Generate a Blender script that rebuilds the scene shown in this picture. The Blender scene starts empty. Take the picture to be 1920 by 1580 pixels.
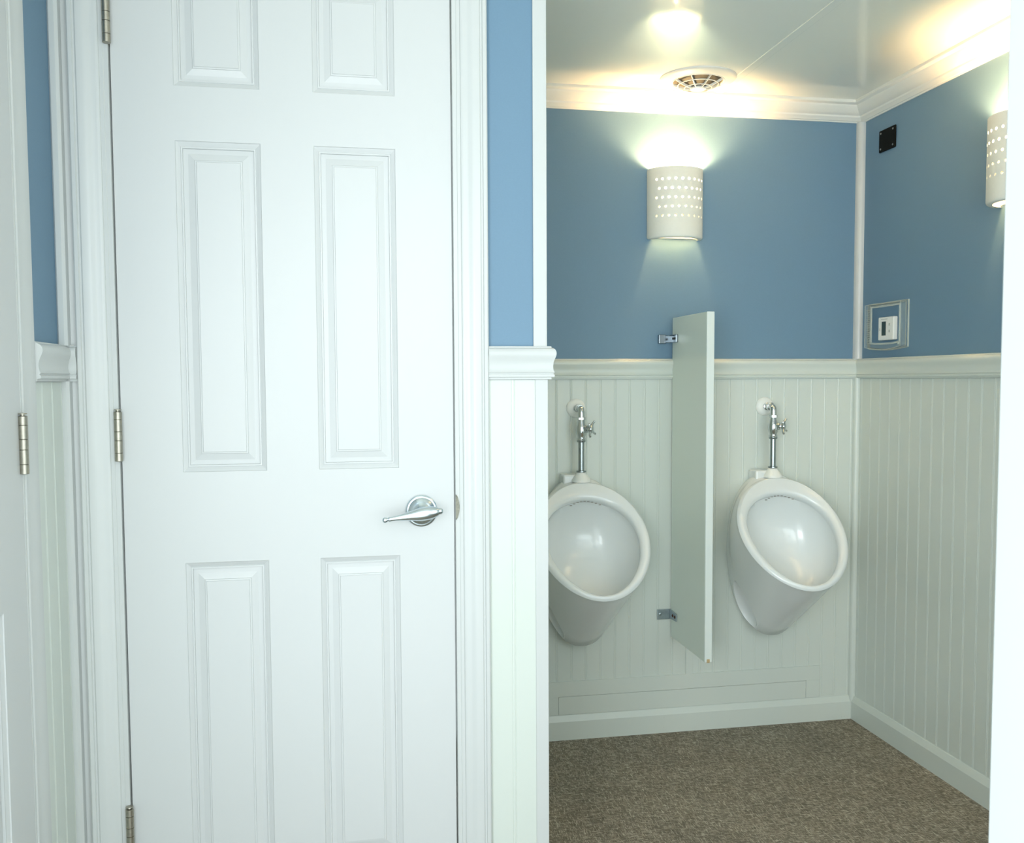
import bpy, bmesh, math
from mathutils import Vector, Matrix

scene = bpy.context.scene
COL = scene.collection
PI = math.pi

# ------------------------------------------------------------------ layout (metres)
YD = 1.8414      # face of the wall that holds the main door
YB = 2.9387      # back wall
XR = 1.7053      # right wall
XL = -0.50       # left wall
XC = 0.3943      # free end of the door wall
ZC = 2.066       # ceiling
FL = 0.003       # floor surface
RAIL = 1.2308    # top of chair rail
YF0, YF1 = 0.48, 0.60   # outer wall with the entrance
XE = 0.4616      # right jamb of the entrance

# ------------------------------------------------------------------ materials
def mat(name, base, rough=.5, metal=0, coat=0, coat_rough=.05, emit=None, estr=0,
        noise=0, nscale=40, bump=0, bscale=200, trans=0, ior=1.5, spec=.5, rvar=0):
    m = bpy.data.materials.new(name); m.use_nodes = True
    nt = m.node_tree; n = nt.nodes; l = nt.links
    b = n['Principled BSDF']
    b.inputs['Base Color'].default_value = (*base, 1)
    b.inputs['Roughness'].default_value = rough
    b.inputs['Metallic'].default_value = metal
    b.inputs['Coat Weight'].default_value = coat
    b.inputs['Coat Roughness'].default_value = coat_rough
    b.inputs['Transmission Weight'].default_value = trans
    b.inputs['IOR'].default_value = ior
    b.inputs['Specular IOR Level'].default_value = spec
    if emit:
        b.inputs['Emission Color'].default_value = (*emit, 1)
        b.inputs['Emission Strength'].default_value = estr
    tc = n.new('ShaderNodeTexCoord')
    if noise:
        t = n.new('ShaderNodeTexNoise'); t.inputs['Scale'].default_value = nscale
        t.inputs['Detail'].default_value = 4
        l.new(tc.outputs['Object'], t.inputs['Vector'])
        r = n.new('ShaderNodeMixRGB'); r.blend_type = 'MIX'
        r.inputs[1].default_value = (*[c*(1-noise) for c in base], 1)
        r.inputs[2].default_value = (*[min(1, c*(1+noise)) for c in base], 1)
        l.new(t.outputs['Fac'], r.inputs[0]); l.new(r.outputs[0], b.inputs['Base Color'])
    if rvar:
        t = n.new('ShaderNodeTexNoise'); t.inputs['Scale'].default_value = 9
        l.new(tc.outputs['Object'], t.inputs['Vector'])
        mr = n.new('ShaderNodeMapRange'); mr.inputs['To Min'].default_value = max(0, rough-rvar)
        mr.inputs['To Max'].default_value = rough+rvar
        l.new(t.outputs['Fac'], mr.inputs['Value']); l.new(mr.outputs[0], b.inputs['Roughness'])
    if bump:
        t = n.new('ShaderNodeTexNoise'); t.inputs['Scale'].default_value = bscale
        t.inputs['Detail'].default_value = 3
        l.new(tc.outputs['Object'], t.inputs['Vector'])
        bp = n.new('ShaderNodeBump'); bp.inputs['Strength'].default_value = bump
        bp.inputs['Distance'].default_value = .0006
        l.new(t.outputs['Fac'], bp.inputs['Height']); l.new(bp.outputs[0], b.inputs['Normal'])
    return m

M = {}
M['white'] = mat('white_trim_paint', (.555, .578, .568), .32, noise=.015, nscale=12, bump=.05, bscale=60)
M['door'] = mat('white_door_paint', (.565, .585, .583), .36, noise=.01, nscale=8, bump=.05, bscale=90)
M['bead'] = mat('white_beadboard', (.61, .66, .61), .32, noise=.01, nscale=10)
M['blue'] = mat('blue_wall_paint', (.136, .243, .345), .55, noise=.05, nscale=350, bump=.12, bscale=500)
M['ceiling'] = mat('glossy_white_ceiling_panel', (.86, .86, .76), .36, ior=1.6, coat=1, coat_rough=.07, noise=.01, nscale=5)
M['ceramic'] = mat('white_vitreous_china', (.71, .75, .745), .24, coat=.4, coat_rough=.08, noise=.005, nscale=6)
M['chrome'] = mat('chrome', (.62, .65, .66), .13, 1, rvar=.05)
M['dchrome'] = mat('dull_chrome_tube', (.36, .40, .41), .25, 1, rvar=.08)
M['satin'] = mat('satin_nickel', (.62, .70, .74), .24, 1, rvar=.06)
M['nickel'] = mat('worn_nickel_hinge', (.40, .38, .32), .38, 1, noise=.25, nscale=180, rvar=.1)
M['galv'] = mat('galvanised_steel', (.36, .42, .44), .42, 1, noise=.2, nscale=250, rvar=.1)
M['rust'] = mat('rusty_screw', (.10, .05, .03), .7, .4, noise=.3, nscale=400)
M['shade'] = mat('white_ceramic_shade', (.78, .79, .72), .55, noise=.03, nscale=120, bump=.2, bscale=150)
M['black'] = mat('black_plastic', (.005, .006, .005), .7, spec=.12, noise=.1, nscale=60)
M['screw'] = mat('steel_screw', (.45, .45, .42), .35, 1, rvar=.1)
M['plastic'] = mat('white_plastic', (.80, .82, .78), .35, noise=.01, nscale=30)
M['vent'] = mat('white_vent_plastic', (.80, .80, .74), .4, noise=.01, nscale=30)
M['shaded_inside'] = mat('shaded_vent_inside', (.10, .09, .065), .7, .1, noise=.3, nscale=60)
M['lcd'] = mat('lcd_screen', (.035, .06, .05), .15, noise=.05, nscale=30)
M['grey'] = mat('grey_print', (.48, .50, .46), .5, noise=.02, nscale=30)
M['panel'] = mat('white_laminate_panel', (.68, .76, .69), .3, noise=.008, nscale=6, spec=.5)
M['edge'] = mat('white_edge_band', (.66, .72, .69), .3, noise=.01, nscale=30)
M['chip'] = mat('chipped_particle_board', (.45, .34, .18), .8, noise=.4, nscale=300)
M['dark'] = mat('dark_gap', (.03, .035, .03), .8, noise=.1, nscale=30)
M['fabricdark'] = M['dark']
M['bulb'] = mat('lit_frosted_bulb', (1, .85, .55), .5, emit=(1, .72, .36), estr=26, noise=.01, nscale=30)

def clear_plastic(name, alpha):
    m = mat(name, (.70, .76, .68), .12, noise=.1, nscale=60, bump=.3, bscale=160)
    m.node_tree.nodes['Principled BSDF'].inputs['Alpha'].default_value = alpha
    return m
M['bracket'] = mat('dark_chrome_bracket', (.20, .23, .25), .2, 1, rvar=.08)
M['strike'] = mat('tarnished_strike_plate', (.20, .20, .16), .5, .5, noise=.5, nscale=300)
M['clear'] = clear_plastic('clear_acrylic', .085)
M['clear_rib'] = clear_plastic('clear_acrylic_edge', .42)
M['slot'] = mat('shaded_slot', (.22, .20, .17), .6, noise=.1, nscale=40)

def floor_mat():
    m = bpy.data.materials.new('woven_brown_vinyl'); m.use_nodes = True
    n = m.node_tree.nodes; l = m.node_tree.links; b = n['Principled BSDF']
    b.inputs['Roughness'].default_value = .75
    b.inputs['Specular IOR Level'].default_value = .25
    tc = n.new('ShaderNodeTexCoord')
    def streak(sx, sy, scale):
        mp = n.new('ShaderNodeMapping'); mp.inputs['Scale'].default_value = (sx, sy, 1)
        mp.inputs['Rotation'].default_value = (0, 0, .03)
        l.new(tc.outputs['Object'], mp.inputs['Vector'])
        t = n.new('ShaderNodeTexNoise'); t.inputs['Scale'].default_value = scale; t.inputs['Detail'].default_value = 2
        l.new(mp.outputs[0], t.inputs['Vector'])
        return t.outputs['Fac']
    a = streak(.14, 1.4, 480); c = streak(1.4, .14, 480); g = streak(1, 1, 6)
    mx = n.new('ShaderNodeMath'); mx.operation = 'MAXIMUM'
    l.new(a, mx.inputs[0]); l.new(c, mx.inputs[1])
    ramp = n.new('ShaderNodeValToRGB')
    e = ramp.color_ramp.elements
    e[0].position = .44; e[0].color = (.12, .104, .078, 1)
    e[1].position = .72; e[1].color = (.62, .57, .46, 1)
    k = e.new(.57); k.color = (.23, .20, .15, 1)
    l.new(mx.outputs[0], ramp.inputs['Fac'])
    ad = n.new('ShaderNodeMixRGB'); ad.blend_type = 'MULTIPLY'; ad.inputs[0].default_value = .35
    r2 = n.new('ShaderNodeValToRGB'); r2.color_ramp.elements[0].color = (.6, .6, .6, 1); r2.color_ramp.elements[1].color = (1.2, 1.2, 1.2, 1)
    r2.color_ramp.elements[0].position = .3; r2.color_ramp.elements[1].position = .7
    l.new(g, r2.inputs['Fac'])
    l.new(ramp.outputs[0], ad.inputs[1]); l.new(r2.outputs[0], ad.inputs[2])
    l.new(ad.outputs[0], b.inputs['Base Color'])
    bp = n.new('ShaderNodeBump'); bp.inputs['Strength'].default_value = .4; bp.inputs['Distance'].default_value = .0015
    l.new(mx.outputs[0], bp.inputs['Height']); l.new(bp.outputs[0], b.inputs['Normal'])
    return m
M['floor'] = floor_mat()

# ------------------------------------------------------------------ helpers
def obj(name, bm, m, parent=None, smooth=None, bevel=0, bseg=2):
    me = bpy.data.meshes.new(name)
    bmesh.ops.recalc_face_normals(bm, faces=bm.faces)
    bm.to_mesh(me); bm.free()
    me.materials.append(M[m] if isinstance(m, str) else m)
    o = bpy.data.objects.new(name, me); COL.objects.link(o)
    if parent: o.parent = parent
    if bevel:
        bv = o.modifiers.new('bevel', 'BEVEL'); bv.width = bevel; bv.segments = bseg
        bv.limit_method = 'ANGLE'; bv.angle_limit = math.radians(35)
    if smooth is not None:
        for p in me.polygons: p.use_smooth = True
        if smooth < 179:
            me.set_sharp_from_angle(angle=math.radians(smooth))
    return o

def tag(o, label, cat, group=None, kind=None):
    o['label'] = label; o['category'] = cat
    if group: o['group'] = group
    if kind: o['kind'] = kind
    return o

def thing(name, loc, label, cat, group=None, kind=None):
    o = bpy.data.objects.new(name, None); COL.objects.link(o)
    o.location = loc; o.empty_display_size = .05
    return tag(o, label, cat, group, kind)

def box(bm, x0, x1, y0, y1, z0, z1):
    v = [bm.verts.new(p) for p in ((x0,y0,z0),(x1,y0,z0),(x1,y1,z0),(x0,y1,z0),(x0,y0,z1),(x1,y0,z1),(x1,y1,z1),(x0,y1,z1))]
    for f in ((0,3,2,1),(4,5,6,7),(0,1,5,4),(1,2,6,5),(2,3,7,6),(3,0,4,7)): bm.faces.new([v[i] for i in f])
    return v
def B(*a):
    bm = bmesh.new(); box(bm, *a); return bm

def frame(axis):
    a = Vector(axis).normalized()
    u = a.orthogonal().normalized(); w = a.cross(u)
    return a, u, w

def lathe(bm, origin, axis, prof, seg=32, squash=None, up=None):
    """prof: list of (distance along axis, radius)"""
    a, u, w = frame(axis)
    if up is not None:
        u = (Vector(up) - a*Vector(up).dot(a)).normalized(); w = a.cross(u)
    o = Vector(origin); rings = []
    su, sw = squash or (1, 1)
    for d, r in prof:
        if r < 1e-7: rings.append([bm.verts.new(o+a*d)])
        else: rings.append([bm.verts.new(o+a*d+u*(r*su*math.cos(2*PI*i/seg))+w*(r*sw*math.sin(2*PI*i/seg))) for i in range(seg)])
    for A, C in zip(rings, rings[1:]):
        for i in range(seg):
            j = (i+1) % seg
            if len(A) == 1 and len(C) == 1: continue
            if len(A) == 1: bm.faces.new((A[0], C[i], C[j]))
            elif len(C) == 1: bm.faces.new((A[i], A[j], C[0]))
            else: bm.faces.new((A[i], A[j], C[j], C[i]))
    if len(rings[0]) > 1: bm.faces.new(rings[0])
    if len(rings[-1]) > 1: bm.faces.new(rings[-1])
def L(origin, axis, prof, seg=32, **k):
    bm = bmesh.new(); lathe(bm, origin, axis, prof, seg, **k); return bm

def tube(bm, pts, r, seg=20):
    pts = [Vector(p) for p in pts]; rings = []
    up = None
    for i, p in enumerate(pts):
        d = (pts[min(i+1, len(pts)-1)]-pts[max(i-1, 0)]).normalized()
        if up is None: up = d.orthogonal().normalized()
        u = (up - d*up.dot(d)).normalized(); up = u; w = d.cross(u)
        rr = r[i] if isinstance(r, (list, tuple)) else r
        rings.append([bm.verts.new(p+u*rr*math.cos(2*PI*k/seg)+w*rr*math.sin(2*PI*k/seg)) for k in range(seg)])
    for A, C in zip(rings, rings[1:]):
        for k in range(seg):
            j = (k+1) % seg; bm.faces.new((A[k], A[j], C[j], C[k]))
    bm.faces.new(rings[0]); bm.faces.new(rings[-1])

def sweep_xy(bm, path, prof, side=1):
    """sweep a (out, z) profile along a horizontal polyline with mitred corners; side=+1 puts 'out' to the right of travel"""
    P = [Vector((x, y)) for x, y in path]; rings = []
    for i, p in enumerate(P):
        ns = []
        for a, c in ((i-1, i), (i, i+1)):
            if a >= 0 and c < len(P):
                d = (P[c]-P[a]).normalized(); ns.append(Vector((d.y, -d.x))*side)
        if len(ns) == 2:
            m = (ns[0]+ns[1]).normalized(); m = m/m.dot(ns[0])
        else: m = ns[0]
        rings.append([bm.verts.new((p.x+m.x*o, p.y+m.y*o, z)) for o, z in prof])
    n = len(prof)
    for A, C in zip(rings, rings[1:]):
        for i in range(n):
            j = (i+1) % n; bm.faces.new((A[i], A[j], C[j], C[i]))
    bm.faces.new(rings[0]); bm.faces.new(rings[-1])

def extrude_z(bm, prof, z0, z1):
    """prof: closed list of (x, y)"""
    a = [bm.verts.new((x, y, z0)) for x, y in prof]; c = [bm.verts.new((x, y, z1)) for x, y in prof]
    n = len(prof)
    for i in range(n):
        j = (i+1) % n; bm.faces.new((a[i], a[j], c[j], c[i]))
    bm.faces.new(a); bm.faces.new(c)

def add_box_obj(name, a, m, parent=None, bevel=0, **k):
    return obj(name, B(*a), m, parent, bevel=bevel, **k)

# ------------------------------------------------------------------ shell
tag(add_box_obj('floor', (-.62, XR+.1, YF0, YB+.1, -.06, FL), 'floor'), 'brown woven-look vinyl floor', 'floor', kind='structure')
tag(add_box_obj('ceiling', (-.62, XR+.1, YF0, YB+.1, ZC, ZC+.06), 'ceiling'), 'glossy white ceiling panels', 'ceiling', kind='structure')

# beadboard: flat boards with a thin raised bead and a groove each side
def beadboard(name, length, z0, z1, place, parent, pitch=.0485, first=0.0, t=.005):
    """place(s, out) -> (x, y)"""
    pts = [(0, 0)]
    s = first
    prof = [(0, t)]
    while s < length-.012:
        if s > .006:
            for ds, d in ((-.0040, t), (-.0030, t-.0009), (-.0019, t-.0002), (0, t+.0003), (.0019, t-.0002), (.0030, t-.0009), (.0040, t)):
                prof.append((s+ds, d))
        s += pitch
    prof.append((length, t))
    prof = [(0, -.001)] + prof + [(length, -.001)]
    bm = bmesh.new(); extrude_z(bm, [place(s, d) for s, d in prof], z0, z1)
    return obj(name, bm, 'bead', parent)

def wall(name, a, label):
    return tag(add_box_obj(name, a, 'blue'), label, 'wall', kind='structure')

wb = wall('wall_back', (XC-.11, XR+.1, YB, YB+.1, 0, ZC), 'blue painted wall behind the urinals with white beadboard below')
wr = wall('wall_right', (XR, XR+.1, YF0, YB, 0, ZC), 'blue painted right wall with white beadboard below')
bm = bmesh.new()
LY1, LY0 = 1.5965+.0035, 1.5965-.61-.0035
box(bm, XL-.1, XL-.05, YF0, YD+.1, 0, ZC)
box(bm, XL-.05, XL, YF0, LY0-.004, 0, ZC)
box(bm, XL-.05, XL, LY1+.004, YD+.1, 0, ZC)
box(bm, XL-.05, XL, LY0-.004, LY1+.004, 1.992, ZC)
wl = tag(obj('wall_left', bm, 'blue'), 'blue painted left wall strip beside the left door', 'wall', kind='structure')
# door wall, with an opening for the main door
bm = bmesh.new()
DX0, DX1 = -.4008, .2092          # door leaf
DZT = 1.988                        # top of leaf
WY = YD+.001
box(bm, XL, DX0-.016, WY, YD+.10, 0, ZC)
box(bm, DX1+.016, XC-.0008, WY, YD+.10, 0, ZC)
box(bm, DX0-.016, DX1+.016, WY, YD+.10, DZT+.014, ZC)
wm = tag(obj('wall_middle', bm, 'blue'), 'blue wall section between the main door and the urinal alcove', 'wall', kind='structure')
tag(add_box_obj('wall_inner', (XC-.11, XC-.0008, YD+.10, YB, 0, ZC), 'bead'), 'white side wall of the urinal alcove', 'wall', kind='structure')
# outer wall with the entrance opening the photograph looks through
bm = bmesh.new()
box(bm, XE+.012, .66, YF0, YF1, 0, ZC)
box(bm, 1.62, XR, YF0, YF1, 0, ZC)
box(bm, .66, 1.62, YF0, YF1, 0, .62)
box(bm, .66, 1.62, YF0, YF1, 1.93, ZC)
box(bm, XL-.1, XE+.012, YF0, YF1, 1.99, ZC)
tag(obj('wall_front', bm, 'white', bevel=.003), 'white outer wall beside the entrance at the right edge of the view', 'wall', kind='structure')
bm = bmesh.new()  # added window, out of view, so more light reaches the alcove
for a in ((.645, .66, .605, 1.945), (1.62, 1.635, .605, 1.945)): box(bm, a[0], a[1], YF0-.012, YF0, a[2], a[3])
for a in ((.605, .62), (1.93, 1.945)): box(bm, .645, 1.635, YF0-.012, YF0, a[0], a[1])
tag(obj('added_window_1', bm, 'white', bevel=.002), 'added open window frame in the outer wall, out of view, to light the alcove', 'window', kind='structure')
# stall behind the closed doors, dark
beadboard('beadboard', XR-(XC), .02, 1.165, lambda s, d: (XC+s, YB-d), wb, first=.6614-XC-.0485*5)
beadboard('beadboard', YB-YF1, .02, 1.165, lambda s, d: (XR-d, YB-s), wr, pitch=.0552, first=.0552*.6)
beadboard('beadboard', .116, .02, 1.165, lambda s, d: (.2785+s, WY-d), wm, first=.0490, pitch=.5)
beadboard('beadboard', YD-1.656, .02, 1.165, lambda s, d: (XL+d, 1.656+s), wl, first=.050, pitch=.056)

# corner trims (vertical)
def trim(name, bm, label, m='white', smooth=30, bevel=0):
    return tag(obj(name, bm, m, smooth=smooth, bevel=bevel), label, 'trim', kind='structure')

def quarter(cx, cy, r, dx, dy, bulge=1.0, n=10):
    pr = [(cx, cy)]
    for i in range(n+1):
        a = PI/2*i/n
        pr.append((cx+dx*r*math.cos(a)**.8, cy+dy*r*math.sin(a)**.8))
    return pr
bm = bmesh.new(); extrude_z(bm, quarter(XR+.0005, YB+.0005, .0225, -1, -1), RAIL-.0005, 2.01)
trim('trim_1', bm, 'vertical white quarter-round strip in the back corner above the chair rail')
bm = bmesh.new(); extrude_z(bm, quarter(XR-.004, YB-.004, .017, -1, -1), .05, 1.168)
trim('trim_2', bm, 'vertical white strip in the back corner below the chair rail', 'bead')
# left corner bead
bm = bmesh.new(); extrude_z(bm, [(XL, WY), (XL, WY-.018), (XL+.003, WY-.021), (XL+.012, WY-.021), (XL+.017, WY-.017), (XL+.0185, WY-.011), (XL+.0185, WY-.004), (XL+.027, WY-.003), (XL+.03, WY)], RAIL-.001, 2.01)
trim('trim_3', bm, 'vertical white rounded strip in the left corner above the chair rail')
bm = bmesh.new(); extrude_z(bm, [(XL, WY), (XL, WY-.018), (XL+.003, WY-.021), (XL+.012, WY-.021), (XL+.017, WY-.017), (XL+.0185, WY-.011), (XL+.0185, WY-.004), (XL+.027, WY-.003), (XL+.03, WY)], .01, 1.1662)
trim('trim_4', bm, 'vertical white rounded strip in the left corner below the chair rail')
# flat corner guard at the end of the door wall
bm = bmesh.new(); box(bm, .3690, XC, WY-.0045, WY, RAIL-.001, ZC-.002); box(bm, XC-.001, XC+.002, WY-.0045, YD+.1, RAIL-.001, ZC-.002)
trim('trim_5', bm, 'flat white corner strip at the alcove edge above the chair rail', bevel=.001)
bm = bmesh.new(); box(bm, .3715, XC+.003, WY-.0075, WY, .005, 1.1655); box(bm, XC-.001, XC+.003, WY-.0045, YD+.1, .005, 1.1655)
trim('trim_6', bm, 'flat white corner strip at the alcove edge below the chair rail', bevel=.001)

# chair rail
rp = [(0, 1.2308), (.011, 1.2308), (.0122, 1.2296), (.0122, 1.2280), (.016, 1.2272), (.0198, 1.2245), (.0222, 1.2205), (.0228, 1.216),
      (.0216, 1.211), (.0188, 1.205), (.0165, 1.199), (.0155, 1.193), (.0157, 1.187), (.0172, 1.182), (.0190, 1.1795),
      (.0165, 1.1775), (.0165, 1.1765), (.0185, 1.1752), (.0188, 1.173), (.018, 1.1705), (.0125, 1.170), (.0122, 1.1658), (.006, 1.1655), (0, 1.1655)]
bm = bmesh.new(); sweep_xy(bm, [(XC, YB), (XR, YB), (XR, YF1)], rp)
trim('trim_7', bm, 'white moulded chair rail around the urinal alcove', 'bead')
bm = bmesh.new(); sweep_xy(bm, [(.2785, WY), (XC, WY), (XC, WY+.10)], [(o*.8, z) for o, z in rp])
trim('trim_8', bm, 'white moulded chair rail between the main door casing and alcove')
bm = bmesh.new(); sweep_xy(bm, [(XL, 1.6575), (XL, WY), (-.4705, WY)], rp)
trim('trim_9', bm, 'short white moulded chair rail beside the left door')
# crown
cp = [(0, 2.0078), (.004, 2.0078), (.006, 2.011), (.010, 2.012), (.014, 2.0165), (.020, 2.021), (.0215, 2.026), (.0275, 2.029), (.034, 2.034), (.042, 2.043), (.047, 2.048), (.049, 2.053), (.056, 2.0545), (.060, 2.058), (.060, ZC), (0, ZC)]
bm = bmesh.new(); sweep_xy(bm, [(XC, YB), (XR, YB), (XR, YF1)], cp)
trim('trim_10', bm, 'white crown moulding along the back and right walls', 'vent')
# ceiling seam strip
bm = bmesh.new(); box(bm, 1.164, 1.190, YF1, 2.88, ZC-.0022, ZC+.001)
trim('trim_11', bm, 'thin white strip covering the seam of the ceiling panels', 'ceiling', bevel=.0008)

# baseboards
bp_ = [(0, .084), (.0035, .084), (.0055, .082), (.0115, .0655), (.0125, .063), (.0125, FL-.001), (0, FL-.001)]
bm = bmesh.new(); sweep_xy(bm, [(XC, YB-.003), (XR-.003, YB-.003)], bp_)
# trim the end so that it meets the right baseboard
tag(obj('baseboard_back', bm, 'bead'), 'white baseboard under the urinals', 'baseboard', kind='structure')
bm = bmesh.new(); sweep_xy(bm, [(XR-.003, YB-.0155), (XR-.003, YF1)], bp_)
tag(obj('baseboard_right', bm, 'bead'), 'white baseboard along the right wall', 'baseboard', kind='structure')
bm = bmesh.new(); sweep_xy(bm, [(.2785, WY-.005), (.3710, WY-.005)], [(o*.6, z) for o, z in bp_])
tag(obj('baseboard_middle', bm, 'white'), 'short white baseboard beside the main door', 'baseboard', kind='structure')

# casings --------------------------------------------------------------
cas = [(0, 0), (0, .007), (.0015, .0085), (.0075, .0085), (.0085, .0105), (.011, .0118), (.0145, .0122), (.019, .0125), (.0235, .0137), (.028, .0160),
       (.034, .0175), (.044, .0175), (.0465, .0155), (.049, .0155), (.0505, .0185), (.0565, .0185), (.0588, .0165), (.0592, 0)]
bm = bmesh.new(); extrude_z(bm, [(.2193+o, WY-d) for o, d in cas], .003, DZT+.015)
trim('trim_12', bm, 'moulded white casing on the latch side of the main door')
bm = bmesh.new(); extrude_z(bm, [(-.4108-o, WY-d) for o, d in cas], .003, DZT+.015)
trim('trim_13', bm, 'moulded white casing on the hinge side of the main door')
bm = bmesh.new()
# head casing across the top
pr = [(d, DZT+.015+o) for o, d in cas]
sweep_xy(bm, [(-.4695, WY), (.2785, WY)], pr)
trim('trim_14', bm, 'moulded white head casing above the main door')
# main door jamb
bm = bmesh.new()
box(bm, DX1+.0028, DX1+.016, YD-.0065, YD+.09, .003, DZT+.003)
box(bm, DX0-.016, DX0-.0028, YD-.0065, YD+.09, .003, DZT+.003)
box(bm, DX0-.016, DX1+.016, YD-.0065, YD+.09, DZT+.003, DZT+.014)
trim('trim_15', bm, 'white door frame lining around the main door', bevel=.001)
# left door casing + jamb (on the left wall)
LD1 = 1.5965  # hinge edge of the left door (y)
LD0 = LD1-.61
wlx = XL+.001
cas2 = [(0, 0), (0, .0045), (.002, .006), (.010, .0065), (.016, .007), (.024, .0085), (.032, .0098), (.042, .0105), (.0500, .0105), (.0512, 0)]
bm = bmesh.new(); extrude_z(bm, [(wlx+d, LD1+.0085+o) for o, d in cas2], .003, DZT+.015)
trim('trim_16', bm, 'wide white casing on the hinge side of the left door')
bm = bmesh.new(); extrude_z(bm, [(wlx+d, LD0-.0085-o) for o, d in cas2], .003, DZT+.015)
trim('trim_17', bm, 'wide white casing on the near side of the left door')
bm = bmesh.new()
box(bm, wlx-.044, wlx+.004, LD1+.0028, LD1+.013, .003, DZT+.003)
box(bm, wlx-.044, wlx+.004, LD0-.013, LD0-.0028, .003, DZT+.003)
box(bm, wlx-.044, wlx+.004, LD0-.013, LD1+.013, DZT+.003, DZT+.014)
trim('trim_18', bm, 'white door frame lining around the left door', bevel=.001)

# entrance jamb at the right edge
bm = bmesh.new()
box(bm, XE, XE+.014, YF0-.01, YF1+.006, .003, 1.99)
trim('trim_19', bm, 'white entrance door jamb at the right edge of the view', bevel=.002)

# ------------------------------------------------------------------ six panel door leaf
ZB = [(.225, .826), (.9965, 1.6027), (1.7007, 1.905)]
PX = [(.1060, .2570), (.3530, .5042)]
RINGS = [(0, 0), (.0008, .0018), (.0045, .0035), (.0088, .0058), (.0096, .0044), (.0122, .0044), (.0130, .0082),
         (.0215, .0078), (.0330, .0050), (.0338, .0036), (.0362, .0034), (.0370, .0022)]
def door_leaf():
    """front face in x (0..0.61), z, facing -y at y=0"""
    bm = bmesh.new()
    W, T = .610, .033
    xs = [0, PX[0][0], PX[0][1], PX[1][0], PX[1][1], W]
    zs = [.012]+[z for p in ZB for z in p]+[DZT]
    V = {}
    for i, x in enumerate(xs):
        for j, z in enumerate(zs): V[i, j] = bm.verts.new((x, 0, z))
    for i in range(5):
        for j in range(len(zs)-1):
            q = [V[i, j], V[i+1, j], V[i+1, j+1], V[i, j+1]]
            if i in (1, 3) and j in (1, 3, 5):
                x0, x1, z0, z1 = xs[i], xs[i+1], zs[j], zs[j+1]
                prev = q
                for o, d in RINGS[1:]:
                    cur = [bm.verts.new(p) for p in ((x0+o, d, z0+o), (x1-o, d, z0+o), (x1-o, d, z1-o), (x0+o, d, z1-o))]
                    for k in range(4):
                        m = (k+1) % 4; bm.faces.new((prev[k], prev[m], cur[m], cur[k]))
                    prev = cur
                bm.faces.new(prev)
            else: bm.faces.new(q)
    # edges and back
    bk = [bm.verts.new(p) for p in ((0, T, zs[0]), (W, T, zs[0]), (W, T, zs[-1]), (0, T, zs[-1]))]
    bm.faces.new(bk)
    n = len(zs)
    bm.faces.new([V[i, 0] for i in range(6)]+[bk[1], bk[0]])
    bm.faces.new([V[i, n-1] for i in range(6)]+[bk[2], bk[3]])
    bm.faces.new([V[0, j] for j in range(n)]+[bk[3], bk[0]])
    bm.faces.new([V[5, j] for j in range(n)]+[bk[2], bk[1]])
    return bm

def hinge(parent, x, y, z0, z1, dy=.026):
    """barrel axis vertical at x,y in the door's local frame, leaf plates behind"""
    bm = bmesh.new()
    h = z1-z0; r = .0072
    pr = [(0, 0), (0, r*.75), (.001, r)]
    cuts = [.0, .17, .42, .60, .84, 1]
    for k in range(1, 5):
        c = h*cuts[k]
        pr += [(c-.0006, r), (c-.0001, r*.80), (c+.0001, r*.80), (c+.0006, r)]
    pr += [(h-.001, r), (h, r*.75), (h, r*.45), (h+.001, r*.42), (h+.0022, r*.42), (h+.0024, r*.95), (h+.004, r*.9), (h+.0048, 0)]
    lathe(bm, (x, y, z0), (0, 0, 1), pr, 20)
    b = obj('hinge', bm, 'nickel', parent, smooth=40)
    bm = bmesh.new(); box(bm, x-.0012, x+.0012, min(y, y+dy), max(y, y+dy), z0+.001, z1-.001)
    obj('hinge_leaf', bm, 'nickel', b)
    return b

HZ = [(.281, .371), (1.0198, 1.1108), (1.765, 1.855)]
d1 = thing('door_1', (DX0, YD, 0), 'white six-panel main door with a lever handle', 'door', kind='structure')
obj('door_panel', door_leaf(), 'door', d1)
for a, b in HZ: hinge(d1, -.0030, -.0120, a, b)
# lever set
lv = obj('door_handle', L((.5464, 0, .9118), (0, -1, 0), [(0, .0300), (.0025, .0312), (.005, .0305), (.0065, .0285), (.0068, .0262), (.009, .0262), (.011, .0245), (.014, .018), (.0165, .0125), (.019, .0105), (.034, .0095), (.042, .0095)], 48), 'satin', d1, smooth=30)
ax0 = Vector((.4741, -.050, .9025)); ax1 = Vector((.5812, -.047, .9165))
ln = (ax1-ax0).length
lp = [(-.0052, 0), (-.0046, .0028), (-.003, .0046), (0, .0054), (.003, .0046), (.0046, .0032), (.006, .0031), (.0075, .0045), (.010, .0046), (.012, .0041),
      (.02, .0046), (.035, .0066), (.05, .0092), (.06, .0115), (.068, .0127), (.078, .0131), (.088, .0125), (.096, .0105), (.101, .0084), (.103, .0066), (.106, .0064), (.109, .0052), (.1105, .003), (.1112, 0)]
obj('lever', L(ax0, ax1-ax0, lp, 36, up=(0, 0, 1), squash=(1.0, .8)), 'satin', lv, smooth=50)

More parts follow.
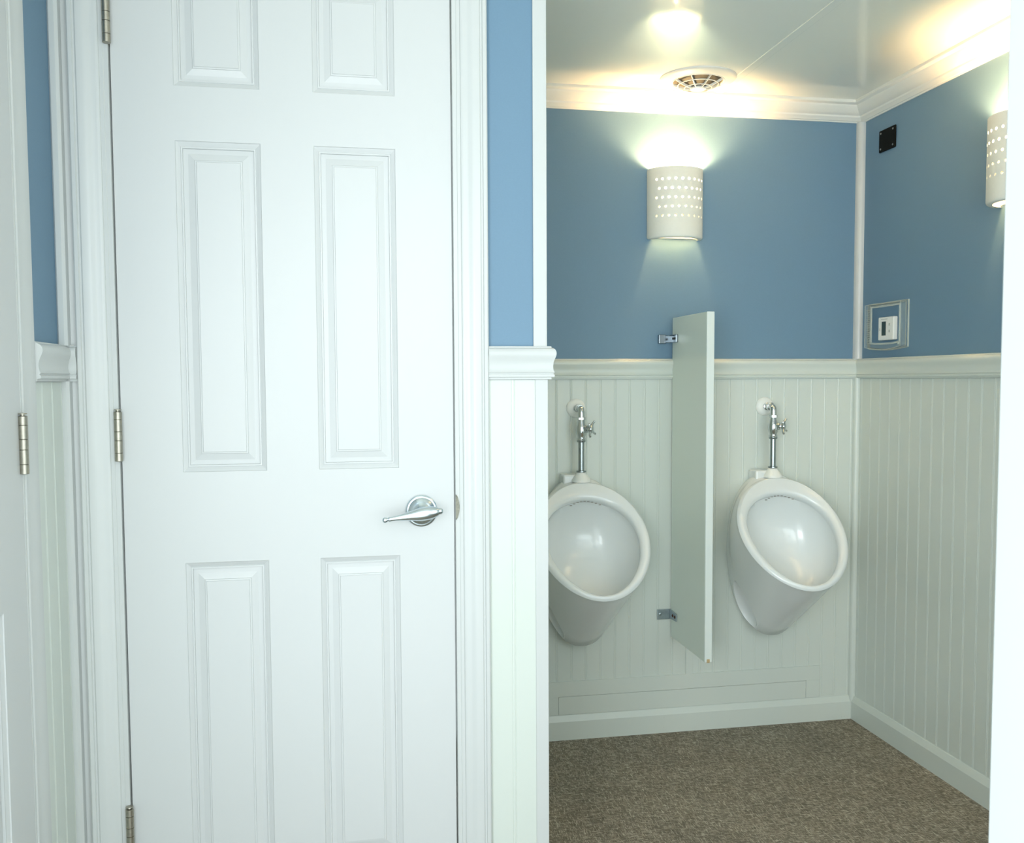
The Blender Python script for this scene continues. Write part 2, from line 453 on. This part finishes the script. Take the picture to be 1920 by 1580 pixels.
# strike plate on the jamb: curved lip
bm = bmesh.new()
pr = []
N = 12
vs = []
for i in range(N+1):
    z = .8925+.050*i/N; w = .0065*math.sin(PI*i/N)**.6+.0006
    vs.append((bm.verts.new((.6130, -.0080, z)), bm.verts.new((.6130+w, -.0092, z)), bm.verts.new((.6130+w, -.0066, z)), bm.verts.new((.6130, -.0060, z))))
for A, C in zip(vs, vs[1:]):
    for k in range(4):
        m = (k+1) % 4; bm.faces.new((A[k], A[m], C[m], C[k]))
bm.faces.new(vs[0]); bm.faces.new(vs[-1])
sp = obj('strike_plate', bm, 'strike', d1)

# dark void behind the door gaps comes from the closed stall behind; left door
d2 = thing('door_2', (wlx+.004, LD1, 0), 'white door at the left edge, turned edge-on to the view', 'door', kind='structure')
d2.rotation_euler = (0, 0, -PI/2)   # local +x runs towards the camera, front faces -y -> +x ... fixed below
leaf = door_leaf()
for v in leaf.verts: v.co.y = -v.co.y      # mirror so that the moulded side faces the room
leaf_o = obj('door_panel', leaf, 'door', d2)
for a, b in HZ: hinge(d2, .0075, .0050, a+.002, b+.002, -.0150)
lv2 = obj('door_handle', L((.5464, 0, .9118), (0, 1, 0), [(0, .0300), (.0025, .0312), (.005, .0305), (.0065, .0285), (.0068, .0262), (.011, .0245), (.0165, .0125), (.019, .0105), (.042, .0095)], 32), 'satin', d2, smooth=30)
obj('lever', L((ax0.x, .05, ax0.z), (1, 0, .13), lp, 24), 'satin', lv2, smooth=50)

# ------------------------------------------------------------------ urinals
def blend(a, b, t): return a+(b-a)*t
def make_urinal(cx):
    T = 96
    av = Vector((0, .667, .745)); nv = Vector((0, -.745, .667)); xv = Vector((1, 0, 0))
    PC = Vector((cx, 2.7115, .6955)); H = .2085; Wd = .1745
    def rim(t, inset=0, lift=0, vinset=None):
        c, s = math.cos(t), math.sin(t)
        vi = inset if vinset is None else vinset
        w = Wd-inset; h = H-vi
        x = w*s*(1+.05*c-.03*c*c)
        a = h*c
        # the sides of the rim bow slightly forward/down
        return PC+xv*x+av*a+nv*(lift-.006*s*s)
    def back(t, y, w, zt, zb, yb, k=.08, pw=.86):
        c, s = math.cos(t), math.sin(t)
        z = (zt+zb)/2+(zt-zb)/2*c
        x = w*math.copysign(abs(s)**pw, s)*(1+k*c)
        u = (1-c)/2
        return Vector((cx+x, blend(y, yb, u**3), z))
    rings = []
    ts = [2*PI*i/T for i in range(T)]
    wallr = [back(t, 2.934, .130, .850, .338, 2.934) for t in ts]
    r1 = [back(t, 2.915, .135, .856, .330, 2.895) for t in ts]
    r2 = [back(t, 2.89, .138, .858, .329, 2.855, .08) for t in ts]
    rings += [wallr, r1, r2]
    outer = [rim(t, .001, -.016) for t in ts]
    for k in (.18, .36, .54, .70, .84, .94):
        ring = []
        for i, t in enumerate(ts):
            p = r2[i].lerp(outer[i], k)
            c, s = math.cos(t), math.sin(t)
            bul = math.sin(PI*k)
            low = max(0, -c)
            p.x += s*.012*bul*(1-low)
            p.z -= low*.006*bul
            p.x -= s*low*.010*bul
            ring.append(p)
        rings.append(ring)
    rings.append(outer)
    rings.append([rim(t, -.0005, -.008) for t in ts])
    rings.append([rim(t, .003, -.002) for t in ts])
    rings.append([rim(t, .009, .0015) for t in ts])
    def ins(t, a):   # width of the rim varies around the opening
        c = math.cos(t)
        return a*(.0310+.0035*c), a*(.038+.020*c)
    for a, lf in ((.55, .0015), (.8, -.001), (.95, -.005), (1.0, -.010), (1.0, -.018), (.95, -.026), (.90, -.034)):
        ring = []
        for t in ts:
            i1, i2 = ins(t, a)
            c = math.cos(t)
            sl = -.008*max(0, c)*a
            ring.append(rim(t, i1, lf+sl, vinset=i2))
        rings.append(ring)
    last = rings[-1]
    for k in range(1, 11):
        q = k/11
        sc = math.cos(q*PI/2)**.62
        dp = math.sin(q*PI/2)
        ring = []
        cen = sum(last, Vector())/T
        for p in last:
            d = p-cen
            n = cen+d*sc-nv*(.125*dp)-av*(.045*dp)
            ring.append(n)
        rings.append(ring)
    bm = bmesh.new()
    VR = [[bm.verts.new(p) for p in r] for r in rings]
    for A, C in zip(VR, VR[1:]):
        for i in range(T):
            j = (i+1) % T; bm.faces.new((A[i], A[j], C[j], C[i]))
    bm.faces.new(VR[0]); bm.faces.new(VR[-1])
    body = obj('bowl', bm, 'ceramic', smooth=60)
    # mounting recesses on both lower sides, cut out of the body
    for sgn in (-1, 1):
        cb = bmesh.new()
        bmesh.ops.create_uvsphere(cb, u_segments=40, v_segments=24, radius=1)
        cb.transform(Matrix.Translation((cx+sgn*.124, 2.857, .430)) @ Matrix.Rotation(sgn*.50, 4, 'Y') @ Matrix.Diagonal((.053, .050, .100, 1)))
        cut = obj('cut', cb, 'ceramic', smooth=180)
        md = body.modifiers.new('b', 'BOOLEAN'); md.operation = 'DIFFERENCE'; md.object = cut; md.solver = 'EXACT'
        bpy.context.view_layer.update()
        dg = bpy.context.evaluated_depsgraph_get()
        me = bpy.data.meshes.new_from_object(body.evaluated_get(dg))
        body.modifiers.clear(); body.data = me
        bpy.data.objects.remove(cut)
    for p in body.data.polygons: p.use_smooth = True
    body.data.set_sharp_from_angle(angle=math.radians(38))
    return body, rim, PC, av, nv

def urinal_set(cx, label, vlabel):
    t = thing('urinal', (cx, YB-.004, .60), label, 'urinal', 'wall hung urinals')
    inv = Matrix.Translation(t.location).inverted()
    body, rim, PC, av, nv = make_urinal(cx)
    body.parent = t; body.matrix_parent_inverse = inv
    def part(name, bm, m, par=t, **k):
        o = obj(name, bm, m, par, **k)
        if par is t: o.matrix_parent_inverse = inv
        return o
    part('inlet_block', B(cx-.056, cx+.024, 2.874, YB-.0045, .790, .868), 'ceramic', bevel=.006, bseg=3, smooth=40)
    part('spud_cap', L((cx, 2.87, .846), (0, 0, 1), [(0, .030), (.004, .030), (.010, .0275), (.018, .022), (.026, .0165), (.030, .014), (.030, .006)], 32), 'plastic', smooth=40)
    bm = bmesh.new()
    for k in range(-4, 5):
        p = PC+Vector((k*.0115, 0, 0))+av*(.1480-.0009*k*k)-nv*(.024+.0000*k*k)
        vs = box(bm, -.0035, .0035, -.0010, .0010, -.0010, .0010)
        for v in vs: v.co = p+Vector((v.co.x, v.co.y, v.co.z))
    part('rinse_holes', bm, 'slot')
    part('drain', L((cx, 2.80, .505), (0, -.55, .83), [(0, .020), (.003, .020), (.004, .018), (.004, 0)], 24), 'chrome', smooth=40)
    part('fixing_bolt', L((cx-.066, 2.868, .442), (-1, -.25, 0), [(0, .0055), (.012, .0055), (.016, .003), (.016, 0)], 16), 'dark', smooth=40)

    v = thing('flush_valve', (cx, YB-.005, 1.0748), vlabel, 'flush valve', 'flush valves above the urinals')
    vi = Matrix.Translation(v.location).inverted()
    def vp(name, bm, m, **k):
        o = obj(name, bm, m, v, **k); o.matrix_parent_inverse = vi; return o
    vp('wall_flange', L((cx-.002, YB-.005, 1.0748), (0, -1, 0), [(0, .0300), (.003, .0305), (.007, .028), (.010, .021), (.012, .012), (.012, 0)], 36), 'plastic', smooth=40)
    yv = 2.87
    bm = bmesh.new()
    lathe(bm, (cx, YB-.016, 1.0748), (0, -1, 0), [(0, .0125), (.010, .0125), (.011, .0105), (.024, .0105), (.025, .013), (.036, .013), (.037, .0105), (.045, .0105)], 24)
    pts = [(cx, yv+.013-.013*math.sin(a), 1.0618+.013*math.cos(a)) for a in [PI/2*i/8 for i in range(9)]]+[(cx, yv, 1.048)]
    tube(bm, pts, .0108, 20)
    lathe(bm, (cx, yv, 1.040), (0, 0, 1), [(0, .0125), (.001, .0140), (.007, .0140), (.0085, .012), (.0085, .010)], 6)
    vp('elbow', bm, 'chrome', smooth=40)
    bm = bmesh.new()
    lathe(bm, (cx, yv, .975), (0, 0, 1), [(0, .0115), (0, .0130), (.003, .0145), (.008, .0145), (.010, .0125), (.013, .0125), (.018, .0150), (.026, .0172), (.036, .0176), (.046, .0160), (.056, .0125), (.062, .0120), (.066, .0105)], 28)
    hd = Vector((.78, -.62, 0)).normalized()
    o = Vector((cx, yv, 1.012))
    lathe(bm, o+hd*.010, hd, [(0, .0105), (.006, .0115), (.010, .0125), (.012, .0125), (.013, .0085), (.020, .0075), (.022, .0075)], 24)
    vp('valve_body', bm, 'chrome', smooth=40)
    bm = bmesh.new()
    hc = o+hd*.034
    lathe(bm, hc-hd*.006, hd, [(0, .0095), (.003, .0120), (.008, .0125), (.011, .0105), (.0125, .0065), (.013, 0)], 24)
    side = Vector((0, 0, 1)).cross(hd)
    for k in range(4):
        a = PI/4+.2+k*PI/2
        r = side*math.cos(a)+Vector((0, 0, 1))*math.sin(a)
        tube(bm, [hc+r*.006, hc+r*.014-hd*.001, hc+r*.022+hd*.0005, hc+r*.0285+hd*.004, hc+r*.0300+hd*.0048], [.0056, .0044, .0034, .0036, .0012], 12)
    vp('cross_handle', bm, 'chrome', smooth=50)
    bm = bmesh.new()
    lathe(bm, (cx, yv, .8765), (0, 0, 1), [(0, .0135), (.001, .0155), (.0045, .0155), (.0055, .0115), (.006, .0092), (.094, .0092), (.094, .0125), (.097, .0140), (.101, .0140), (.102, .0115), (.102, 0)], 28)
    vp('supply_tube', bm, 'dchrome', smooth=35)

urinal_set(.727, 'white china urinal at the left, partly cut off by the door wall edge', 'chrome flush valve with cross handle above the left urinal')
urinal_set(1.368, 'white china urinal right of the divider, next to the corner', 'chrome flush valve with cross handle above the right urinal, nearer the corner')

# ------------------------------------------------------------------ divider
dv = thing('urinal_divider', (1.055, 2.926, .84), 'tall white laminate privacy panel between the two urinals', 'divider')
di = Matrix.Translation(dv.location).inverted()
def dpart(name, bm, m, par=dv, **k):
    o = obj(name, bm, m, par, **k)
    if par is dv: o.matrix_parent_inverse = di
    return o
dpart('panel', B(1.0437, 1.0665, 2.634, 2.927, .3235, 1.3615), 'panel', bevel=.0018)
dpart('edge_band', B(1.0440, 1.0668, 2.630, 2.6345, .3235, 1.3617), 'edge', bevel=.0012)
o = dpart('chipped_corner', B(1.0500, 1.0600, 2.6290, 2.632, .3215, .3330), 'chip', bevel=.0015)
o['label'] = 'chipped bare particle board'
# upper chrome bracket: plate on the wall, leg on the panel
bm = bmesh.new(); box(bm, .9985, 1.0215, 2.925, YB-.001, 1.2800, 1.3080); box(bm, 1.0195, 1.0437, 2.928, 2.935, 1.2830, 1.305); box(bm, 1.0365, 1.0437, 2.872, 2.934, 1.2820, 1.3070)
b1 = dpart('bracket', bm, 'bracket', bevel=.0012, bseg=2)
for y in (2.884, 2.900):
    obj('screw', L((1.0366, y, 1.2945), (-1, 0, 0), [(0, .0042), (.0012, .0042), (.0026, .002), (.0026, 0)], 14), 'dark', b1, smooth=40)
# lower galvanised bracket
bm = bmesh.new()
for (x0, x1, y0, y1, z0, z1, z2, z3) in ((.9975, 1.0405, YB-.0088, YB-.0056, .3800, .4140, .3845, .4120),):
    box(bm, x0, x1, y0, y1, z0, z1)
# leg bends down as it comes forward
a = [(1.0400, 2.9325, .4140), (1.0436, 2.9325, .4140), (1.0436, 2.9325, .3820), (1.0400, 2.9325, .3820)]
c = [(1.0400, 2.868, .4100), (1.0436, 2.868, .4100), (1.0436, 2.868, .3860), (1.0400, 2.868, .3860)]
va = [bm.verts.new(p) for p in a]; vc = [bm.verts.new(p) for p in c]
for k in range(4): bm.faces.new((va[k], va[(k+1) % 4], vc[(k+1) % 4], vc[k]))
bm.faces.new(va); bm.faces.new(vc)
b2 = dpart('bracket', bm, 'galv', bevel=.0012)
b2['label'] = 'dull galvanised bracket with rusty screws'
for y, z in ((2.880, .3985), (2.900, .3985)):
    obj('screw', L((1.0402, y, z), (-1, 0, 0), [(0, .0048), (.0014, .0048), (.0030, .002), (.003, 0)], 14), 'rust', b2, smooth=40)
obj('screw', L((1.008, YB-.0084, .398), (0, -1, 0), [(0, .0052), (.0014, .0048), (.0024, .002), (.0024, 0)], 14), 'galv', b2, smooth=40)

# batten strip and access cover on the back wall
bm = bmesh.new(); box(bm, 1.0975, 1.1215, YB-.0085, YB-.0045, .1925, 1.164)
trim('trim_20', bm, 'narrow white batten on the beadboard behind the divider', 'bead', bevel=.0006)
ac = thing('access_cover', (1.09, YB-.006, .14), 'low wide white access cover board above the back baseboard', 'access panel')
ai = Matrix.Translation(ac.location).inverted()
bm = bmesh.new()
y0, y1 = YB-.0095, YB-.0047
box(bm, .610, 1.5765, y0, y1, .1440, .1932)
box(bm, .610, .6660, y0, y1, .0845, .1440)
box(bm, 1.5264, 1.5765, y0, y1, .0845, .1440)
o = obj('frame', bm, 'bead', ac, bevel=.0006); o.matrix_parent_inverse = ai
o = obj('cover', B(.6667, 1.5257, y0+.0004, y1, .0845, .1431), 'bead', ac, bevel=.0005); o.matrix_parent_inverse = ai

# ------------------------------------------------------------------ wall sconces
def perforated_shade(A=.0915, D=.078, h=.2185, z0=0, thick=.012):
    """half-elliptic shell, open at top and bottom, in local coords: wall at y=0, bulging to -y, z from 0..h"""
    bm = bmesh.new()
    HR = .0039
    half = 6.875
    # angular columns at multiples of half a hole pitch
    NA = 8
    def mp(ang, z, r):   # ang degrees 0..180; r=0 outer, 1 inner
        a = math.radians(ang)
        t = thick*r
        # bottom edge slightly rounded inwards
        e = 0
        if z < .006: e = .004*(1-z/.006)**2
        return ((A-t-e)*math.cos(a), -(D-t-e)*math.sin(a)-.001, z)
    rows = [(.1805-.0284*i, i % 2) for i in range(5)]
    scale = math.radians(1)*.083     # metres per degree
    sheet = []   # faces as lists of (ang, z)
    circ_edges = []
    zt = rows[0][0]+.0142; zb = rows[-1][0]-.0142
    cols = [90+half*k for k in range(-10, 11)]     # 21.25 .. 158.75
    plain_a = [0, 3.5, 7, 14.5]+cols+[165.5, 173, 176.5, 180]
    def grid(aa, zz):
        for a0, a1 in zip(aa, aa[1:]):
            for b0, b1 in zip(zz, zz[1:]): sheet.append([(a0, b0), (a1, b0), (a1, b1), (a0, b1)])
    grid(plain_a, [0, .0015, .003, .006, .012, zb-.015, zb]); grid(plain_a, [zt, zt+.012, h-.004, h-.001, h])
    for zc_, off in rows:
        n0 = 9 if off == 0 else 8
        cs = [90+2*half*(k-(n0-1)/2) for k in range(n0)]
        lo, hi = cs[0]-half, cs[-1]+half
        side = [a for a in plain_a if a <= lo+1e-6]; grid(side, [zc_-.0142, zc_+.0142])
        side = [a for a in plain_a if a >= hi-1e-6]; grid(side, [zc_-.0142, zc_+.0142])
        for c in cs:
            # outer boundary points going round: 8 pts matching half-pitch divisions
            Hh = .0142
            bd = [(c+half, zc_), (c+half, zc_+Hh), (c, zc_+Hh), (c-half, zc_+Hh), (c-half, zc_), (c-half, zc_-Hh), (c, zc_-Hh), (c+half, zc_-Hh)]
            ci = []
            for k in range(16):
                a = 2*PI*k/16; ci.append((c+HR*math.cos(a)/scale, zc_+HR*math.sin(a)))
            for k in range(8):
                m = (k+1) % 8
                sheet.append([bd[k], bd[m], ci[(2*k+2) % 16], ci[2*k+1], ci[2*k]])
            circ_edges.append(ci)
    cache = {}
    def vert(p, r):
        k = (round(p[0], 4), round(p[1], 6), r)
        if k not in cache: cache[k] = bm.verts.new(mp(p[0], p[1], r))
        return cache[k]
    # side-row boundaries sit at half pitch; add mid vertices where needed by triangulating shared points is unnecessary on these strips
    for f in sheet:
        for r in (0, 1):
            vs = [vert(p, r) for p in (f if r == 0 else f[::-1])]
            try: bm.faces.new(vs)
            except ValueError: pass
    for ci in circ_edges:
        n = len(ci)
        for k in range(n):
            m = (k+1) % n
            bm.faces.new((vert(ci[k], 0), vert(ci[m], 0), vert(ci[m], 1), vert(ci[k], 1)))
    for zz in (0, h):
        for a0, a1 in zip(plain_a, plain_a[1:]):
            bm.faces.new((vert((a0, zz), 0), vert((a1, zz), 0), vert((a1, zz), 1), vert((a0, zz), 1)))
    return bm

def sconce(loc, rz, label, power, h=.2185):
    t = thing('wall_sconce', loc, label, 'wall lamp', 'perforated wall sconces')
    t.rotation_euler = (0, 0, rz)
    bm = perforated_shade(h=h)
    # recalculated normals are fine: closed shell
    sh = obj('lamp_shade', bm, 'shade', t, smooth=50)
    # back plate and lamp holder
    bp = bmesh.new(); box(bp, -.0765, .0765, -.0045, -.0005, .004, .200); box(bp, -.030, .030, -.018, -.004, .060, .120)
    obj('back_plate', bp, 'plastic', t, bevel=.002)
    obj('lamp_holder', L((0, -.036, .062), (0, 0, 1), [(0, .010), (0, .014), (.030, .015), (.034, .012), (.034, 0)], 20), 'plastic', t, smooth=40)
    obj('bulb', L((0, -.036, .094), (0, 0, 1), [(0, .010), (.008, .012), (.020, .020), (.032, .0225), (.044, .019), (.052, .010), (.055, 0)], 24), 'bulb', t, smooth=60)
    ld = bpy.data.lights.new('sconce_light', 'POINT'); ld.energy = power; ld.color = (1, .625, .285); ld.shadow_soft_size = .02
    lo = bpy.data.objects.new('lamp_light', ld); COL.objects.link(lo); lo.parent = t; lo.location = (0, -.036, .168)
    return t
sconce((1.0514, YB-.0005, 1.611), 0, 'perforated white half-cylinder wall sconce on the back wall above the divider', 21)
sconce((XR-.0005, 2.169, 1.611), PI/2*-1, 'perforated white half-cylinder wall sconce on the right wall, cut off by the jamb', 21)
sconce((XR-.0005, 1.15, 1.611), -PI/2, 'perforated white half-cylinder wall sconce added out of view near the entrance for extra light', 21)  # extra lamp, unseen, added to brighten the alcove

# ------------------------------------------------------------------ ceiling vent
vt = thing('ceiling_vent', (1.06, 2.758, ZC), 'round white exhaust vent in the ceiling above the divider', 'vent')
obj('rim', L((0, 0, .0005), (0, 0, -1), [(0, .114), (.003, .114), (.006, .111), (.008, .103), (.0105, .090), (.013, .080), (.012, .0745), (.004, .073), (.001, .073)], 64), 'vent', vt, smooth=40)
# stepped cone of the grille: its dark colour paints the shade between thin rings and spokes
obj('shaded_inside', L((0, 0, -.0060), (0, 0, -1), [(0, .0785), (.0070, .0600), (.0140, .0400), (.0215, .0200), (.0215, 0)], 64), 'shaded_inside', vt, smooth=20)
for (r, z) in ((.0790, -.0120), (.0600, -.0205), (.0405, -.0285)):
    bm = bmesh.new()
    lathe(bm, (0, 0, z), (0, 0, -1), [(0, r-.0018), (-.001, r), (0, r+.0014), (.0016, r+.0010), (.0018, r-.0008)], 64)
    # open ring: drop the caps
    for fc in [fc for fc in bm.faces if len(fc.verts) > 8]: bm.faces.remove(fc)
    obj('louvre_ring', bm, 'vent', vt, smooth=50)
obj('centre_cap', L((0, 0, -.0290), (0, 0, -1), [(-.006, .018), (0, .0225), (.0015, .0240), (.005, .0225), (.0075, .015), (.008, 0)], 36), 'vent', vt, smooth=40)
bm = bmesh.new()
for tier, (r0, z0, r1, z1) in enumerate(((.0785, -.0125, .0600, -.0205), (.0600, -.0212, .0405, -.0288), (.0405, -.0292, .0225, -.0330))):
    for k in range(8):
        a = 2*PI*k/8+.16
        m = Matrix.Rotation(a, 4, 'Z')
        q = [(r0, z0), (r1, z1), (r1, z1+.007), (r0, z0+.007)]
        va = [bm.verts.new(m @ Vector((r, -.0013, z))) for r, z in q]; vc = [bm.verts.new(m @ Vector((r, .0013, z))) for r, z in q]
        for t4 in range(4): bm.faces.new((va[t4], va[(t4+1) % 4], vc[(t4+1) % 4], vc[t4]))
        bm.faces.new(va); bm.faces.new(vc)
obj('spokes', bm, 'vent', vt)

# ------------------------------------------------------------------ right wall fittings
bk = thing('black_cover_plate', (XR, 2.7835, 1.9195), 'small square black plate with four screws high on the right wall', 'wall plate')
obj('plate', B(-.006, 0, -.0455, .0455, -.0345, .0345), 'black', bk, bevel=.003, bseg=3)
for sy in (-1, 1):
    for sz in (-1, 1):
        obj('screw', L((-.006, sy*.034, sz*.0245), (-1, 0, 0), [(0, .0032), (.0008, .003), (.0012, 0)], 14), 'screw', bk, smooth=40)

th = thing('thermostat', (XR, 2.752, 1.3225), 'small white thermostat inside the clear guard by the corner', 'thermostat')
obj('body', B(-.017, -.001, -.0425, .0425, -.0365, .0365), 'plastic', th, bevel=.003, bseg=3)
sc_ = obj('screen', B(-.0178, -.0165, -.0015, .0215, -.022, .0220), 'lcd', th)
for (y, z) in ((-.022, .012), (-.022, -.009)):
    obj('button', B(-.0182, -.0165, y-.004, y+.004, z-.004, z+.004), 'grey', th, bevel=.001)
obj('button', B(-.0178, -.0165, .030, .034, -.006, .002), 'grey', th, bevel=.0005)
obj('printed_mark', B(-.0174, -.0168, -.010, .026, .0285, .0305), 'grey', th)

gd = thing('thermostat_guard', (XR, 2.7640, 1.3340), 'clear plastic guard box around the thermostat on the right wall', 'guard')
def guard_outline(w, h0, h1, sag, n=12, yo=0):
    pts = [(w+yo, h1), (-w+yo, h1), (-w+yo, h0)]
    for i in range(1, n):
        s = -w+2*w*i/n; pts.append((s+yo, h0-sag*(1-(s/w)**2)))
    pts.append((w+yo, h0))
    return pts
def prism_ring(bm, outer, inner, x0, x1):
    n = len(outer)
    L4 = [[bm.verts.new((x, p[0], p[1])) for p in pl] for pl, x in ((outer, x0), (inner, x0), (inner, x1), (outer, x1))]
    for k in range(4):
        A, C = L4[k], L4[(k+1) % 4]
        for i in range(n): bm.faces.new((A[i], A[(i+1) % n], C[(i+1) % n], C[i]))
# flange on the wall, side walls, front frame, front window pane
bm = bmesh.new(); prism_ring(bm, guard_outline(.1130, -.072, .0720, .008), guard_outline(.0985, -.066, .0640, .008), -.004, -.0005)
obj('flange', bm, 'clear', gd, bevel=.0008)
bm = bmesh.new(); prism_ring(bm, guard_outline(.1020, -.0690, .0690, .010), guard_outline(.0985, -.0660, .0655, .010), -.0185, -.004)
prism_ring(bm, guard_outline(.1020, -.0690, .0690, .010), guard_outline(.0800, -.0560, .0590, .004, yo=-.0185), -.0215, -.0185)
obj('side_wall', bm, 'clear', gd, bevel=.0008)
bm = bmesh.new(); prism_ring(bm, guard_outline(.0835, -.0590, .0625, .004, yo=-.0185), guard_outline(.0770, -.0530, .0560, .004, yo=-.0185), -.0250, -.0215)
obj('window_frame', bm, 'clear_rib', gd, bevel=.0008)
bm = bmesh.new()
for k in range(16):
    z = -.055+.007*k
    box(bm, -.0225, -.0212, .064, .094, z, z+.0016)
obj('vent_ribs', bm, 'clear_rib', gd)
bm = bmesh.new(); prism_ring(bm, guard_outline(.1020, -.0690, .0690, .010), guard_outline(.1000, -.0672, .0672, .010), -.0228, -.0215)
prism_ring(bm, guard_outline(.1020, -.0690, .0690, .010), guard_outline(.1000, -.0672, .0672, .010), -.0045, -.0035)
prism_ring(bm, guard_outline(.1140, -.0725, .0730, .008), guard_outline(.1115, -.0705, .0708, .008), -.0050, -.0004)
for k in range(14):
    z = -.050+.007*k
    box(bm, -.0225, -.0212, -.100, -.096, z, z+.003)
obj('edge_rim', bm, 'clear_rib', gd)
obj('lock', L((-.0215, -.094, -.060), (-1, 0, 0), [(0, .0055), (.003, .0055), (.004, .004), (.004, 0)], 20), 'clear_rib', gd, smooth=40)

# tiny chrome sparkle-free nail holes on the baseboard
bm = bmesh.new()
for x, z in ((1.02, .055), (1.02, .022), (1.25, .030), (1.655, .012), (1.665, .012), (.76, .012)):
    lathe(bm, (x, YB-.0152, z), (0, -1, 0), [(0, .0012), (.0006, .0010), (.0006, 0)], 8)
o = obj('nail_marks', bm, 'grey', bpy.data.objects['baseboard_back'])

# ------------------------------------------------------------------ light
w = bpy.data.worlds.new('daylight'); scene.world = w; w.use_nodes = True
nt = w.node_tree; bg = nt.nodes['Background']
bg.inputs['Color'].default_value = (.87, .98, 1.0, 1)
bg.inputs['Strength'].default_value = 2.4

def area(name, loc, target, sx, sy, power, color):
    ld = bpy.data.lights.new(name, 'AREA'); ld.shape = 'RECTANGLE'; ld.size = sx; ld.size_y = sy
    ld.energy = power; ld.color = color
    o = bpy.data.objects.new(name, ld); COL.objects.link(o); o.location = loc
    o.rotation_euler = (Vector(target)-Vector(loc)).to_track_quat('-Z', 'Y').to_euler()
    return o
area('entrance_fill', (-.85, -.9, 1.15), (.7, 2.0, .9), 1.0, 1.2, 40, (.93, .98, 1.0))  # added area lamp outside the entrance, standing in for daylight
area('front_fill', (.35, -1.0, 1.6), (.3, 2.0, 1.0), .9, .9, 12, (.95, .98, 1.0))  # added fill lamp behind the camera, standing in for daylight
area('window_fill', (1.15, -.4, .80), (1.15, 2.9, .40), 1.2, .7, 9, (.86, .99, 1.0))  # added fill lamp shining through the added window

# ------------------------------------------------------------------ camera
f, sx, sy = 1778.88813, 18.11454, 30.19116
yw, pt, rl, zc = -.18526, -.06052, .00444, 1.16462
def world_dir(a, b, d):
    c, s = math.cos(rl), math.sin(rl); x = a*c+b*s; z = -a*s+b*c
    c, s = math.cos(pt), math.sin(pt); y = d*c-z*s; Z = d*s+z*c
    c, s = math.cos(yw), math.sin(yw)
    return Vector((x*c-y*s, x*s+y*c, Z))
R_, U_, F_ = world_dir(1, 0, 0), world_dir(0, 1, 0), world_dir(0, 0, 1)
cam = bpy.data.cameras.new('camera'); co = bpy.data.objects.new('camera', cam); COL.objects.link(co)
m = Matrix((R_, U_, -F_)).transposed().to_4x4(); m.translation = (0, 0, zc)
co.matrix_world = m
cam.sensor_fit = 'HORIZONTAL'; cam.sensor_width = 36; cam.lens = 36*f/1920
cam.shift_x = -sx/1920; cam.shift_y = sy/1920
cam.clip_start = .02; cam.clip_end = 50
cam.dof.use_dof = True; cam.dof.focus_distance = 2.4; cam.dof.aperture_fstop = 20
scene.camera = co
vs = scene.view_settings
vs.view_transform = 'Standard'; vs.look = 'None'; vs.gamma = 1; vs.exposure = 0; vs.use_curve_mapping = False
